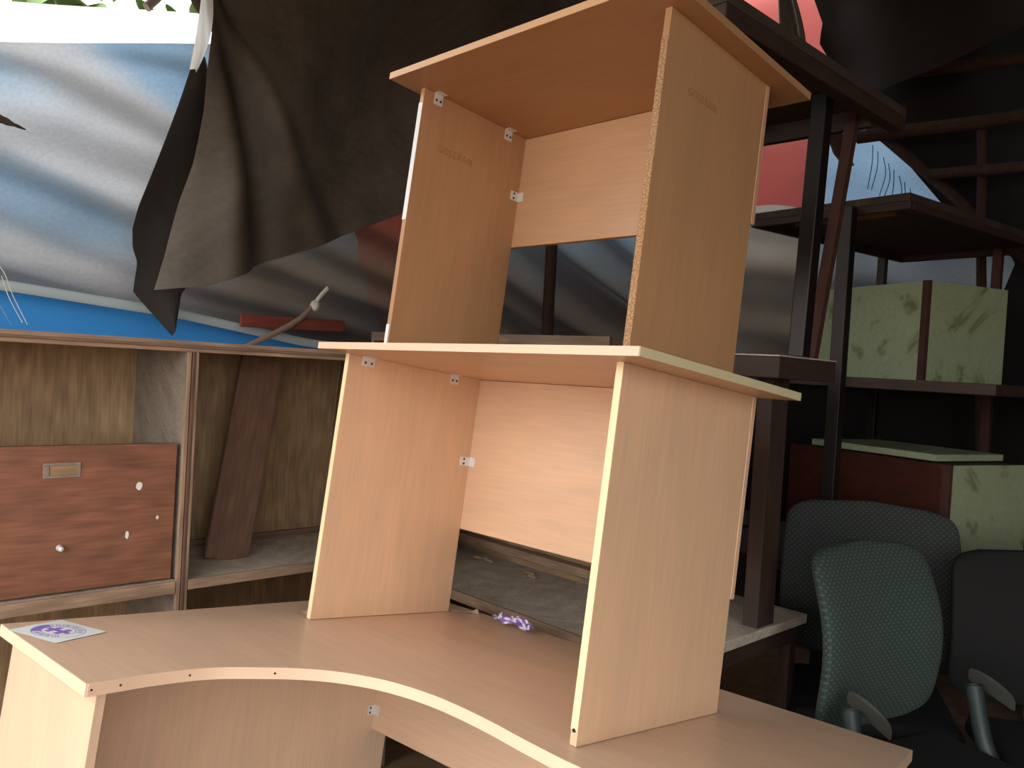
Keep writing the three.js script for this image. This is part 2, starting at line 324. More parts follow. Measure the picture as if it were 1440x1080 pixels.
// crumpled wrapper and torn tape at the rear edge of the corner desk
{
  const cv = tex(128, 64, (u, v) => (nz(u * 7, v * 5, 3) + 0.25 * Math.sin(u * 20) > 0.05 ? [0.52, 0.40, 0.74] : [0.88, 0.86, 0.92]), false);
  const g = sheet(30, 8, (s, t) => [(s - 0.5) * 0.12, 0.007 + 0.016 * Math.abs(nz(s * 6, t * 2.5, 1)) + 0.01 * Math.sin(s * 3.1) * (1 - t), (t - 0.5) * 0.034 * (0.8 + 0.4 * nz(s * 5, 3)) + 0.012 * Math.sin(s * 5), s, t], 0.0007);
  const o = single('wrapper', g, mat({ map: cv, roughness: 0.5, side: THREE.DoubleSide }), 'crumpled purple and white wrapper at the rear edge of the corner desk', 'wrapper');
  o.scale.set(1.5, 1.5, 1.2); o.position.copy(lowTop(0.205, -0.567, -0.001)); o.quaternion.copy(LEAN).multiply(new THREE.Quaternion().setFromAxisAngle(new THREE.Vector3(0, 1, 0), -0.25));
  const h = sheet(16, 4, (s, t) => [(s - 0.5) * 0.085, 0.002 + 0.022 * Math.pow(s, 3) * t + 0.002 * nz(s * 8, t * 3), (t - 0.5) * 0.022, s, t], 0.0006);
  const q = single('tape', h, mat({ color: '#c8c0b0', roughness: 0.6, side: THREE.DoubleSide }), 'torn strip of clear tape on the desk behind the left panel', 'tape');
  q.position.copy(lowTop(0.03, -0.535, 0)); q.quaternion.copy(LEAN).multiply(new THREE.Quaternion().setFromAxisAngle(new THREE.Vector3(0, 1, 0), 0.5));
}

{
  const K = [-0.2569, -0.5618], th = 0.10976, at = (u, v, dy) => lowTop(K[0] + u * Math.cos(th) + v * Math.sin(th), K[1] - u * Math.sin(th) + v * Math.cos(th), dy).toArray();
  single('thread', tube([at(0.063, 0.47, -0.2), at(0.064, 0.455, -0.215), at(0.064, 0.43, -0.218), at(0.064, 0.395, -0.21), at(0.064, 0.37, -0.185), at(0.063, 0.375, -0.17)], 0.0007, 24, 5), M.screw, 'fine dark thread curled on the side panel under the corner desk', 'thread');
}
// ---------------------------------------------------------------- left cabinet (faces +x)
{
  const C = thing('open_cabinet', 'dusty brown open cabinet with a red-brown flap door, left of the desks', 'cabinet', [-0.74, -0.03, 0.2]);
  const P = (n, x0, x1, y0, y1, z0, z1, g, m, l) => part(n, box(x0 + 0.74, x1 + 0.74, y0 + 0.03, y1 + 0.03, z0 - 0.2, z1 - 0.2, g, 0.002), m, C, l);
  const zA = -0.6, zB = 1.12;
  P('top_board', -0.97, -0.525, 1.497, 1.515, zA, zB, 'z', M.brownFrame);
  P('top_rail', -0.525, -0.515, 1.487, 1.52, zA, zB, 'z', M.brownEdge);
  P('top_rail', -0.522, -0.507, 1.499, 1.508, zA, zB, 'z', M.brownFrame);
  P('back_panel', -0.97, -0.955, -0.02, 1.497, zA, zB, 'y', M.brownPly);
  P('side_panel', -0.955, -0.525, -0.025, 1.497, zA, zA + 0.02, 'y', M.brownFrame);
  P('side_panel', -0.955, -0.525, -0.025, 1.497, zB - 0.02, zB, 'y', M.brownFrame);
  P('divider', -0.955, -0.528, 0.79, 1.497, 0.196, 0.222, 'y', M.brownSide);
  P('divider', -0.955, -0.528, -0.02, 0.765, 0.19, 0.216, 'y', M.brownSide);
  P('divider_moulding', -0.528, -0.515, -0.02, 1.487, 0.192, 0.202, 'y', M.brownEdge);
  P('divider_moulding', -0.528, -0.511, -0.02, 1.487, 0.204, 0.213, 'y', M.darkPlank);
  P('divider_moulding', -0.528, -0.515, -0.02, 1.487, 0.215, 0.228, 'y', M.brownEdge);
  P('shelf', -0.955, -0.525, 0.768, 0.788, zA + 0.02, 0.196, 'z', M.dusty);
  P('shelf', -0.955, -0.525, 0.768, 0.788, 0.222, zB - 0.02, 'z', M.dusty);
  P('shelf_rail', -0.525, -0.513, 0.758, 0.79, zA, 0.19, 'z', M.brownEdge);
  P('shelf_rail', -0.525, -0.513, 0.752, 0.79, 0.23, zB, 'z', M.brownEdge);
  P('shelf_rail', -0.955, -0.94, 0.788, 0.81, zA + 0.02, 0.196, 'z', M.brownFrame);
  const door = P('flap_door', -0.56, -0.54, 0.795, 1.208, 0.235, zB - 0.025, 'z', M.redDoor, 'red-brown wooden flap door');
  const F = (x0, x1, y0, y1, z0, z1, m, n) => part(n, box(x0 + 0.74, x1 + 0.74, y0 + 0.03, y1 + 0.03, z0 - 0.2, z1 - 0.2, 'z', 0.0012), m, door);
  // recessed grip: frame of four pieces round a sunken plate
  F(-0.5405, -0.536, 1.118, 1.125, 0.505, 0.6, M.brownSide, 'grip_frame'); F(-0.5405, -0.536, 1.153, 1.16, 0.505, 0.6, M.brownSide, 'grip_frame');
  F(-0.5405, -0.536, 1.125, 1.153, 0.505, 0.512, M.brownSide, 'grip_frame'); F(-0.5405, -0.536, 1.125, 1.153, 0.585, 0.6, M.brownSide, 'grip_frame');
  F(-0.5405, -0.5395, 1.125, 1.153, 0.512, 0.585, M.brownPly, 'grip_plate');
  const kn = new THREE.LatheGeometry([[0, 0], [0.009, 0], [0.009, 0.006], [0.005, 0.01], [0.008, 0.018], [0.006, 0.023], [0, 0.024]].map(([r, y]) => new THREE.Vector2(r, y)), 16); kn.rotateZ(-Math.PI / 2); kn.translate(-0.54 + 0.74, 0.922 + 0.03, 0.55 - 0.2);
  part('lock', kn, M.metal, door, 'small round metal lock');
  const chip = (z, y, a, b) => { const s = new THREE.Shape(); for (let i = 0; i < 9; i++) { const t = i / 9 * 6.283, r = 1 + 0.35 * nz(i * 1.7, a * 90); s[i ? 'lineTo' : 'moveTo'](Math.cos(t) * a * r, Math.sin(t) * b * r); } const g = new THREE.ExtrudeGeometry(s, { depth: 0.0008, bevelEnabled: false }); g.rotateY(Math.PI / 2); g.translate(-0.5399 + 0.74, y + 0.03, z - 0.2); part('chipped_spot', g, M.bandWhite, door, 'pale chipped spot'); };
  chip(0.342, 1.083, 0.009, 0.012); chip(0.285, 0.985, 0.004, 0.006); chip(0.37, 0.94, 0.005, 0.012);
  // block under the higher end keeps the cabinet level
}
// loose plank and warped sheet inside the right bay
{
  const g = box(-0.078, 0.078, 0, 0.705, -0.01, 0.01, 'y', 0.002);
  const o = single('plank', g, M.darkPlank, 'dark brown plank leaning inside the right bay of the open cabinet', 'plank');
  o.position.set(-0.7, 0.79, -0.012); o.rotation.set(0, Math.PI / 2, 0); o.rotateZ(-0.19); o.rotateX(-0.1);
  const s = sheet(10, 20, (a, b) => [-0.9 + 0.12 * a + 0.05 * Math.sin(b * 3), 0.792 + b * 0.69, -0.575 + 0.16 * a * (0.7 + 0.3 * Math.sin(b * 3.2)) , a, b * 1.4], 0.004);
  single('plywood_sheet', s, M.brownPly, 'warped brown plywood sheet at the end of the right bay of the open cabinet', 'plywood sheet');
}
// ---------------------------------------------------------------- rear cabinet (faces +z) behind the desks
{
  const C = thing('low_bookcase', 'dusty brown open bookcase seen through the middle desk, behind the stack', 'bookcase', [-0.31, -0.03, -0.95]);
  const P = (n, x0, x1, y0, y1, z0, z1, g, m, l) => part(n, box(x0 + 0.31, x1 + 0.31, y0 + 0.03, y1 + 0.03, z0 + 0.95, z1 + 0.95, g, 0.002), m, C, l);
  const xA = -0.95, xB = 0.335;
  P('top_board', xA, xB, 1.585, 1.605, -1.24, -0.735, 'x', M.brownFrame);
  P('top_rail', xA, xB, 1.575, 1.612, -0.735, -0.72, 'x', M.brownFrame);
  P('back_panel', xA, xB, 0, 1.585, -1.255, -1.24, 'x', M.brownPly);
  P('side_panel', xA, xA + 0.02, 0.002, 1.585, -1.24, -0.72, 'y', M.brownFrame);
  P('side_panel', xB - 0.02, xB, 0.002, 1.585, -1.24, -0.72, 'y', M.brownFrame);
  P('shelf', xA + 0.02, xB - 0.02, 0.64, 0.662, -1.24, -0.735, 'x', M.dusty, 'shelf under a coat of grey dust');
  P('shelf_rail', xA + 0.02, xB - 0.02, 0.632, 0.668, -0.735, -0.722, 'x', M.brownEdge);
  P('back_rail', xA + 0.02, xB - 0.02, 0.70, 0.735, -1.24, -1.19, 'x', M.brownEdge);
  P('plinth', xA + 0.02, xB - 0.02, 0.002, 0.1, -0.76, -0.74, 'x', M.brownFrame);
}
function dryLeaf(x, y, z, turn, label, l = 0.075) {
  const g = sheet(14, 5, (s, t) => { const w = Math.sin(Math.PI * Math.pow(s, 0.8)) * 0.016 + 0.001; return [(s - 0.5) * l, 0.003 + 0.012 * Math.abs(nz(s * 4 + x, t * 2)) + 0.008 * Math.pow((t - 0.5) * 2, 2), (t - 0.5) * 2 * w, s, t]; }, 0.0006);
  const o = single('dry_leaf', g, M.deadLeaf, label, 'leaf'); o.position.set(x, y, z); o.rotation.y = turn;
}
dryLeaf(-0.62, 0.662, -1.13, 0.2, 'curled dry leaf on the dusty shelf, the left one', 0.1);
dryLeaf(-0.33, 0.662, -1.12, -0.3, 'curled dry leaf on the dusty shelf, the right one', 0.09);

// ---------------------------------------------------------------- striped tarpaulin walls
const wallPlan = (q) => [-1.4, 1.6 - q, 1, 0];                // q metres along the wall, from the front left corner
const TL = 5.3;                                              // length of the sheet
const topAt = (q) => lerpTab([[0, 2.40], [1.02, 2.675], [1.68, 2.855], [2.2, 3.0], [3.2, 3.4], [5.3, 3.8]], q);
const hemAt = (q) => lerpTab([[0, 1.74], [1.06, 1.69], [1.66, 1.645], [2.24, 1.565], [2.7, 1.54], [5.3, 1.3]], q);
const dustAndShadeOn = (c, q, y, amount) => { const d = nz(q * 1.2, y * 1.4, 5), e = nz(q * 5, y * 7, 2), f = nz(q * 70, y * 70, 1), k = Math.min(0.9, Math.max(0, amount + 0.14 * d)), s = 1 + 0.05 * e + 0.05 * f; return c.map((x, i) => (x * (1 - k) + [0.36, 0.31, 0.26][i] * k) * s); };  // blotchy dust tone; its amount also carries painted shade
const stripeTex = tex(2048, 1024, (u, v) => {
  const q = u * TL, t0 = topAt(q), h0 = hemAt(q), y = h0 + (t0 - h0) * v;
  const b = sm(-0.25, 0.4, nz(q * 0.9 + 3, (y + 0.27 * q) * 3.2, 9)); const b2 = sm(0, 0.5, nz(q * 0.5 + 9, (y + 0.27 * q) * 4.3, 4)); let c = [0.74 - 0.22 * b, 0.77 - 0.1 * b, 0.80 - 0.0 * b].map((x) => x * (1 - 0.22 * b2));   // silver blue, with fold shading painted in as bands along the folds
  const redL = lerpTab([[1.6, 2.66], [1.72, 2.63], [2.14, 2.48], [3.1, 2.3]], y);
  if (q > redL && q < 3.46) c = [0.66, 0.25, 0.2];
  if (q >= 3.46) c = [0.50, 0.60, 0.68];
  return dustAndShadeOn(c, q, y, 0.06 + 0.55 * sm(2.6, 1.9, y) * sm(1.3, 2.2, q) + 0.36 * sm(2.4, 1.7, y));  // dust, plus painted shade low down and towards the rear for missing backlight
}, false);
const backTex = tex(1024, 1024, (u, v) => {
  const x = -1.5 + 2.7 * u, y = 1.3 + 3.0 * v; let c = [0.62, 0.61, 0.58];
  if (x > -0.62) c = [0.56, 0.70, 0.82]; else if (y > 2.67 + 0.05 * Math.sin(x * 5) - 0.1 * (x + 1)) c = [0.64, 0.31, 0.29];
  return dustAndShadeOn(c, x, y, 0.05 + 0.5 * sm(2.7, 2.2, y));
}, false);
const wallGeo = () => sheet(380, 110, (s, t) => {
  const q = s * TL, [x, z, nx] = wallPlan(q), t0 = topAt(q) - (q < 2 ? 0.15 - 0.03 * (q - 1) : 0.09), h0 = hemAt(q), y = h0 + (t0 - h0) * t;
  // long sagging folds that fall towards the back, tighter near the hem
  const w = y + 0.27 * q + 0.06 * Math.sin(q * 1.3 + 0.6) + 0.09 * nz(q * 0.8, y * 1.5, 3);
  let f = 0.055 * Math.sin(w * 17 + 0.7 * nz(q * 0.5, 2)) * (0.6 + 0.7 * nz(q * 0.6, y * 0.8, 1)) + 0.022 * Math.sin(w * 37 + q) * sm(2.5, 1.7, y) + 0.05 * nz(q * 0.45, w * 2.2, 7);
  f *= 1 - 0.85 * sm(t0 - 0.14, t0 - 0.02, y);
  return [x + nx * (f + 0.03 * sm(h0 + 0.05, h0, y)), y, z, s, t];
});
{
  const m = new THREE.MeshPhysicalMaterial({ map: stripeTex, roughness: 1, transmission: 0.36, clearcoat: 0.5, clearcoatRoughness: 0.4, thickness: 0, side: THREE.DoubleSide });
  const mb = new THREE.MeshPhysicalMaterial({ map: backTex, roughness: 1, transmission: 0.4, clearcoat: 0.3, clearcoatRoughness: 0.45, thickness: 0, side: THREE.DoubleSide });
  const T = thing('tarpaulin', 'blue and silver striped tarpaulin with a white top border, hung along the left', 'tarpaulin', [-1.4, 0, 0]);
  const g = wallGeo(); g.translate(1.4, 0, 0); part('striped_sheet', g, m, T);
  const bd = sheet(120, 8, (s, t) => { const q = 2.0 * s, t0 = topAt(q), b = 0.135 - 0.03 * (q - 1) ; return [0.03 - 0.02 * t * t + 0.006 * Math.sin(q * 9), t0 - 0.03 - b + b * t + 0.006 * Math.sin(t * 3.1) + 0.012 * t, 1.6 - q, s, t]; });
  part('top_border', bd, new THREE.MeshPhysicalMaterial({ color: new THREE.Color('#fbfaf4'), roughness: 1, transmission: 0.95, thickness: 0, side: THREE.DoubleSide }), T, 'white border folded over the top edge');
  const bk = sheet(120, 120, (s, t) => { const x = -1.5 + 2.7 * s, y = 1.3 + 3.0 * t; return [x, y, -3.9 + 0.05 * Math.sin(x * 11 + 0.8 * Math.sin(y * 3)) * sm(-0.7, -0.4, x) + 0.04 * Math.sin(y * 14 + x * 2) * sm(2.8, 2.4, y) + 0.08 * nz(x * 1.5, y * 1.2, 3), s, t]; });
  single('tarpaulin', bk, mb, 'red and pale blue tarpaulin at the back, behind the rack', 'tarpaulin');
  // pale rolled hem
  const pts = []; for (let i = 0; i <= 40; i++) { const q = 0.1 + i * 0.092, [x, z] = wallPlan(q); pts.push([x + 1.4 + 0.045, hemAt(q) - 0.012, z]); }
  const hem = sheet(90, 6, (s, t) => { const k = s * 40, i = Math.min(39, Math.floor(k)), f = k - i, p = pts[i].map((v, n) => v + (pts[i + 1][n] - v) * f), a = t * 2 * Math.PI * 0.7 - 1.2; return [p[0] + 0.012 * Math.cos(a) + 0.006, p[1] + 0.02 * Math.sin(a), p[2], s * 4, t]; }, 0.001);
  part('hem', hem, mat({ color: '#b9c6c6', roughness: 0.6, side: THREE.DoubleSide }), T, 'pale rolled hem');
  const bm = new THREE.MeshPhysicalMaterial({ color: new THREE.Color('#2f7fc0'), roughness: 1, transmission: 0.25, clearcoat: 0.4, clearcoatRoughness: 0.4, thickness: 0, side: THREE.DoubleSide });
  const bg = sheet(120, 24, (s, t) => { const q = s * 3.9, z = 1.7 - q, y = 1.12 + 0.68 * t; return [-1.475 + 0.02 * Math.sin((y + 0.12 * q) * 22) + 0.03 * nz(q * 1.5, y * 2), y, z, s * 4, t]; });
  single('tarpaulin', bg, bm, 'bright blue tarpaulin below the hem of the striped one, behind the open cabinet', 'tarpaulin');
}
// reddish board and tie between cabinet and tarpaulin
{
  const o = single('board', box(-0.009, 0.009, -0.022, 0.028, -0.24, 0.24, 'z', 0.002), mat({ map: darkTex, color: '#a04c39', roughness: 0.7 }), 'red painted board lying behind the top of the open cabinet', 'board');
  o.position.set(-1.2, 1.625, -0.5); o.rotation.x = 0.03;
  const T = thing('cloth_tie', 'knotted strip of pale cloth tying the striped tarpaulin behind the cabinet', 'tie', [-1.19, 1.5, -0.45]);
  const W = (pts, w) => sheet(16, 3, (s, t) => { const k = s * (pts.length - 1), i = Math.min(pts.length - 2, Math.floor(k)), f = k - i, p = pts[i].map((v, n) => v + (pts[i + 1][n] - v) * f); return [p[0] + 1.19 + 0.006 * Math.sin(t * 3.1), p[1] - 1.5 + (t - 0.5) * w * 0.84, p[2] + 0.45 + (t - 0.5) * w * 0.54, s, t]; }, 0.001);
  part('strap', W([[-1.165, 1.515, -0.27], [-1.17, 1.57, -0.38], [-1.175, 1.62, -0.47], [-1.175, 1.655, -0.52], [-1.18, 1.71, -0.575]], 0.024), M.strap, T);
  const kn = new THREE.IcosahedronGeometry(0.022, 2); const p = kn.attributes.position; for (let i = 0; i < p.count; i++) { const k = 1 + 0.3 * nz(p.getX(i) * 60, p.getY(i) * 60, p.getZ(i) * 60); p.setXYZ(i, p.getX(i) * k * 0.8, p.getY(i) * k, p.getZ(i) * k); } kn.computeVertexNormals(); kn.translate(0.01, 0.21, -0.13); part('knot', kn, M.string, T);
  part('loose_end', W([[-1.18, 1.72, -0.58], [-1.17, 1.755, -0.6], [-1.165, 1.79, -0.63]], 0.02), M.string, T);
}
// strings and tape ends at the far left
{
  const S = (pts, r, label) => single('string', tube(pts, r, 20, 6), M.string, label, 'string');
  S([[-1.2, 1.745, 0.6], [-1.2, 1.715, 0.575], [-1.2, 1.64, 0.545], [-1.19, 1.545, 0.5]], 0.0016, 'thin white string hanging at the left edge, the longer one');
  S([[-1.2, 1.70, 0.58], [-1.2, 1.63, 0.555], [-1.19, 1.55, 0.515]], 0.0014, 'thin white string hanging at the left edge, the shorter one');
  const g = sheet(10, 4, (s, t) => [-1.2 + 0.01 * Math.sin(s * 5), 1.545 + 0.075 * (1 - s) + (t - 0.5) * 0.02, 0.545 + 0.05 * (1 - s) + (t - 0.5) * 0.012, s, t], 0.001);
  single('tape', g, mat({ color: '#b5b08c', roughness: 0.6, side: THREE.DoubleSide }), 'yellowish tape end sticking up behind the cabinet at the left edge', 'tape');
  const r = sheet(12, 6, (s, t) => { const w = 0.03 * (1 - s) + 0.003; return [-1.2 + 0.012 * nz(s * 5, t * 4), 2.225 - 0.03 * s + (t - 0.5) * 2 * w * (0.7 + 0.5 * nz(s * 6, 1)), 0.66 - 0.13 * s, s, t]; }, 0.001);
  single('cloth_scrap', r, M.blackTarp, 'torn dark scrap of cloth at the left edge before the blue tarpaulin', 'cloth');
}
// ---------------------------------------------------------------- black sheet hanging in front of the striped wall
{
  const left = [[0.10, 3.42], [0.045, 2.80], [0.03, 2.77], [-0.04, 2.68], [-0.01, 2.52], [0.01, 2.36], [0.05, 2.16], [0.085, 2.02], [0.12, 1.825], [0.15, 1.695]];
  const bottom = [[0.15, 1.695], [-0.01, 1.725], [-0.18, 1.80], [-0.51, 1.94], [-0.71, 2.04], [-1.08, 2.23], [-1.6, 2.47], [-2.25, 2.72], [-2.6, 2.9]];
  const top = [[0.10, 3.42], [-2.6, 3.75]];
  const right = [[-2.6, 3.75], [-2.6, 2.9]];
  const g = sheet(200, 110, (s, v) => {
    const t = 1 - v, T = along(top, s), B = along(bottom, s), L = along(left, t), R = along(right, t);
    const c = (a) => (1 - t) * T[a] + t * B[a] + (1 - s) * L[a] + s * R[a] - ((1 - s) * (1 - t) * top[0][a] + s * (1 - t) * top[1][a] + (1 - s) * t * bottom[0][a] + s * t * right[1][a]);
    const z = c(0), y = c(1);
    // folds fan out from the pinched upper left corner
    const dz = z + 0.03, dy = 2.95 - y, r = Math.hypot(dz, dy), phi = Math.atan2(-dz, Math.max(0.02, dy));
    const flap = sm(0.62, 0.30, phi) * sm(3.2, 2.7, y);
    const k = sm(0.1, 0.9, r);
    let f = flap * k * (0.11 * Math.cos((phi - 0.02) * 11) + 0.02 * Math.cos((phi - 0.1) * 27) + 0.10);
    f += (1 - flap) * (0.03 * Math.sin(z * 7 + y * 4) + 0.05 * nz(z * 1.6, y * 1.6, 4)) + 0.02 * nz(z * 5, y * 3, 2);
    return [-1.12 + f, y, z, z * 0.4, y * 0.4];
  }, 0.0016);
  const BS = thing('black_sheet', 'dirty black sheet hanging from the roof before the striped tarpaulin', 'sheet', [-1.12, 1.5, 0]); g.translate(1.12, -1.5, 0);
  part('front_fold', g, M.blackTarp, BS);
  const lo = [[-0.01, 2.6], [0.04, 2.42], [0.12, 2.15], [0.165, 2.0], [0.18, 1.92], [0.175, 1.85], [0.155, 1.8], [0.165, 1.69], [0.02, 1.54]], li = [[-0.05, 2.6], [-0.14, 2.3], [-0.02, 1.73], [0.0, 1.7], [0.01, 1.58]];
  const lg = sheet(16, 60, (s, v) => { const t = 1 - v, a = along(lo, t), b = along(li, t); return [-0.05 + 0.015 * Math.sin(s * 3 + t * 6), a[1] + (b[1] - a[1]) * s - 1.5, a[0] + (b[0] - a[0]) * s, s * 0.1, t * 0.4]; }, 0.0016);
  part('lining', lg, M.blackLining, BS, 'darker inner layer of the fold');
  // pale torn corner of tarpaulin folded round its upper edge
  const h = sheet(10, 14, (s, t) => [-1.05 + 0.02 * Math.sin(s * 4 + t * 3), 2.50 + 0.36 * t, 0.055 - 0.065 * s * Math.sin(Math.PI * (0.15 + 0.75 * t)) - 0.03 * t, s, t]);
  single('cloth_scrap', h, new THREE.MeshPhysicalMaterial({ color: new THREE.Color('#efeee8'), roughness: 1, transmission: 0.45, thickness: 0, side: THREE.DoubleSide }), 'pale torn scrap folded round the edge of the black sheet', 'cloth');
}
// ---------------------------------------------------------------- shed frame and roof
{
  const roof = sheet(60, 60, (s, t) => { const x = -1.75 + 6.2 * s, z = 2.2 - 5.95 * t; return [x, 3.75 + 0.11 * (1.2 - z) + 0.10 * nz(x * 1.1, z * 1.1) - 0.12 * Math.abs(Math.sin(z * 2.2)), z, x, z]; }, 0.004);
  single('ceiling', roof, M.roofTarp, 'black tarpaulin roof sagging over the shed', null, null, 'structure');
  const wr = sheet(40, 30, (s, t) => { const z = 0.7 - 4.3 * s, y = -0.05 + 4.1 * t; return [4.3 + 0.05 * Math.sin(z * 6), y, z, z, y]; }, 0.004);
  single('wall_right', wr, M.darkBoth, 'dark tarpaulin wall on the right of the shed', null, null, 'structure');
  // unseen earthen walls, added outside to shade the lower part of the tarpaulins
  const bwl = box(-2.5, -2.25, -0.05, 3.3, -6.5, -0.55, 'z', 0.01); const low = box(-2.5, -2.3, -0.05, 1.95, -0.55, 4, 'z', 0.01); single('wall_added_low', low, M.soil, 'unseen low earthen wall added to shade the blue and silver tarpaulin', null, null, 'structure');
  single('wall_added_left', bwl, M.soil, 'unseen earthen wall added beyond the tarpaulin to shade it', null, null, 'structure');
  const bwb = box(-2.25, 5, -0.05, 3.3, -4.9, -4.65, 'x', 0.01); single('wall_added_rear', bwb, M.soil, 'unseen earthen wall added behind the shed to shade the back tarpaulin', null, null, 'structure');
  // dark curtain closing the rear right of the shed, its edge cut on the slant
  const ce = [[-0.03, -1.38], [1.5, -1.38], [1.56, 0.58], [1.95, 0.58], [2.2, 0.66], [2.53, 0.28], [3.25, -0.3], [4.0, -0.6]];
  const cur = sheet(70, 120, (s, t) => { const y = -0.03 + 4.15 * t, x0 = lerpTab(ce, y), x = x0 + (4.3 - x0) * s; return [x, y, -3.55 + 0.06 * Math.sin(x * 8 + 0.6 * y) * sm(0, 0.1, s), x, y]; }, 0.003);
  single('wall_back', cur, M.darkBoth, 'dark tarpaulin curtain at the rear right of the shed with a slanting edge', null, null, 'structure');
  const val = sheet(60, 16, (s, t) => { const x = -1.75 + 6.1 * s, y = 2.62 + 1.0 * t; return [x, y, 2.2 + 0.05 * Math.sin(x * 7) * (1 - t), x, y]; }, 0.003);  // unseen eave sheet, added to keep sky light off the upper desk
  single('wall_added_eave', val, M.roofTarp, 'unseen black tarpaulin added at the front eave to dim the top desk', null, null, 'structure');
  const pole = (a, b, r, label, m = M.pole) => single('wooden_pole', rod(a, b, r, r * 0.9, 12, 0.02), m, label, 'pole');
  pole([-1.3, -0.05, -2.15], [-1.3, 3.8, -2.15], 0.036, 'upright wooden post before the tarpaulin wall, seen through the top desk');
  pole([-0.1, 2.89, -3.3], [3.6, 2.83, -3.3], 0.034, 'rough horizontal pole across the dark rear right, the middle of three');
  pole([-0.3, 3.24, -3.32], [3.6, 2.95, -3.32], 0.03, 'rough horizontal pole across the dark rear right, the highest of three');
  pole([0.3, 2.635, -3.3], [3.6, 2.57, -3.3], 0.028, 'rough horizontal pole across the dark rear right, the lowest of three');
  pole([0.70, -0.03, -3.36], [0.51, 2.85, -3.36], 0.026, 'rough upright pole at the dark rear right');
  pole([-0.36, 3.25, -3.44], [0.85, 2.08, -3.44], 0.03, 'slanting pole along the edge of the dark curtain');
  pole([-1.36, 2.79, 0.11], [-1.36, 3.25, -0.26], 0.018, 'short grey pole crossing above the white border at the upper left', mat({ map: darkTex, color: '#b5aa9e', roughness: 0.9 }));
  // sagging brown-black sheet under the roof
  const sag = sheet(40, 24, (s, t) => { const x = -0.27 + 2.6 * s, lowY = lerpTab([[-0.3, 3.45], [-0.2, 3.27], [0.08, 3.05], [0.41, 3.11], [0.74, 3.26], [2.3, 3.4]], x), y = lowY + (3.85 - lowY) * t; return [x, y, -3.1 - 0.12 * t + 0.06 * Math.sin(x * 5 + y * 4) + 0.05 * nz(x * 3, y * 3), x, y]; }, 0.002);
  single('black_sheet', sag, mat({ map: dustTex, color: '#332a25', roughness: 0.8, side: THREE.DoubleSide }), 'brown black sheet sagging under the roof at the upper right', 'sheet');
  const gr = sheet(12, 24, (s, t) => { const y = 2.9 + 0.72 * t, w = 0.16 * (0.35 + 0.65 * Math.sin(Math.PI * Math.min(1, t * 0.8 + 0.1))); return [-0.245 + (s - 0.35) * w - 0.12 * t, y, -2.86 + 0.03 * Math.sin(s * 9), s, t]; }, 0.0015);
  single('cloth_scrap', gr, M.greyTarp, 'grey green flap of cloth hanging under the roof beside the pink tarpaulin', 'cloth');
  const tn = sheet(8, 20, (s, t) => { const y = 2.93 - 0.32 * t; return [-0.02 + 0.09 * (s - 0.5) * (1 - 0.35 * t) + 0.1 * t * t + 0.012 * nz(t * 6, s * 3), y - 0.03 * Math.abs(nz(s * 9, 2)) * t, -2.8 + 0.02 * Math.sin(s * 5), s, t]; }, 0.0015);
  single('cloth_scrap', tn, M.redPole, 'torn brown strip hanging before the pale blue tarpaulin', 'cloth');
  for (let i = 0; i < 9; i++) { const x = 0.16 + i * 0.028, y = 2.72 - i * 0.034; single('straw', tube([[x, y, -2.9], [x + 0.01 + rr(-0.01, 0.01), y - 0.08, -2.9], [x - 0.015 + rr(-0.01, 0.01), y - 0.17 - rr(0, 0.05), -2.9]], 0.002, 8, 5), M.darkBoth, 'dark straw hanging from the slanting pole over the pale blue tarpaulin', 'straw', 'straws hanging from the slanting pole'); }
}
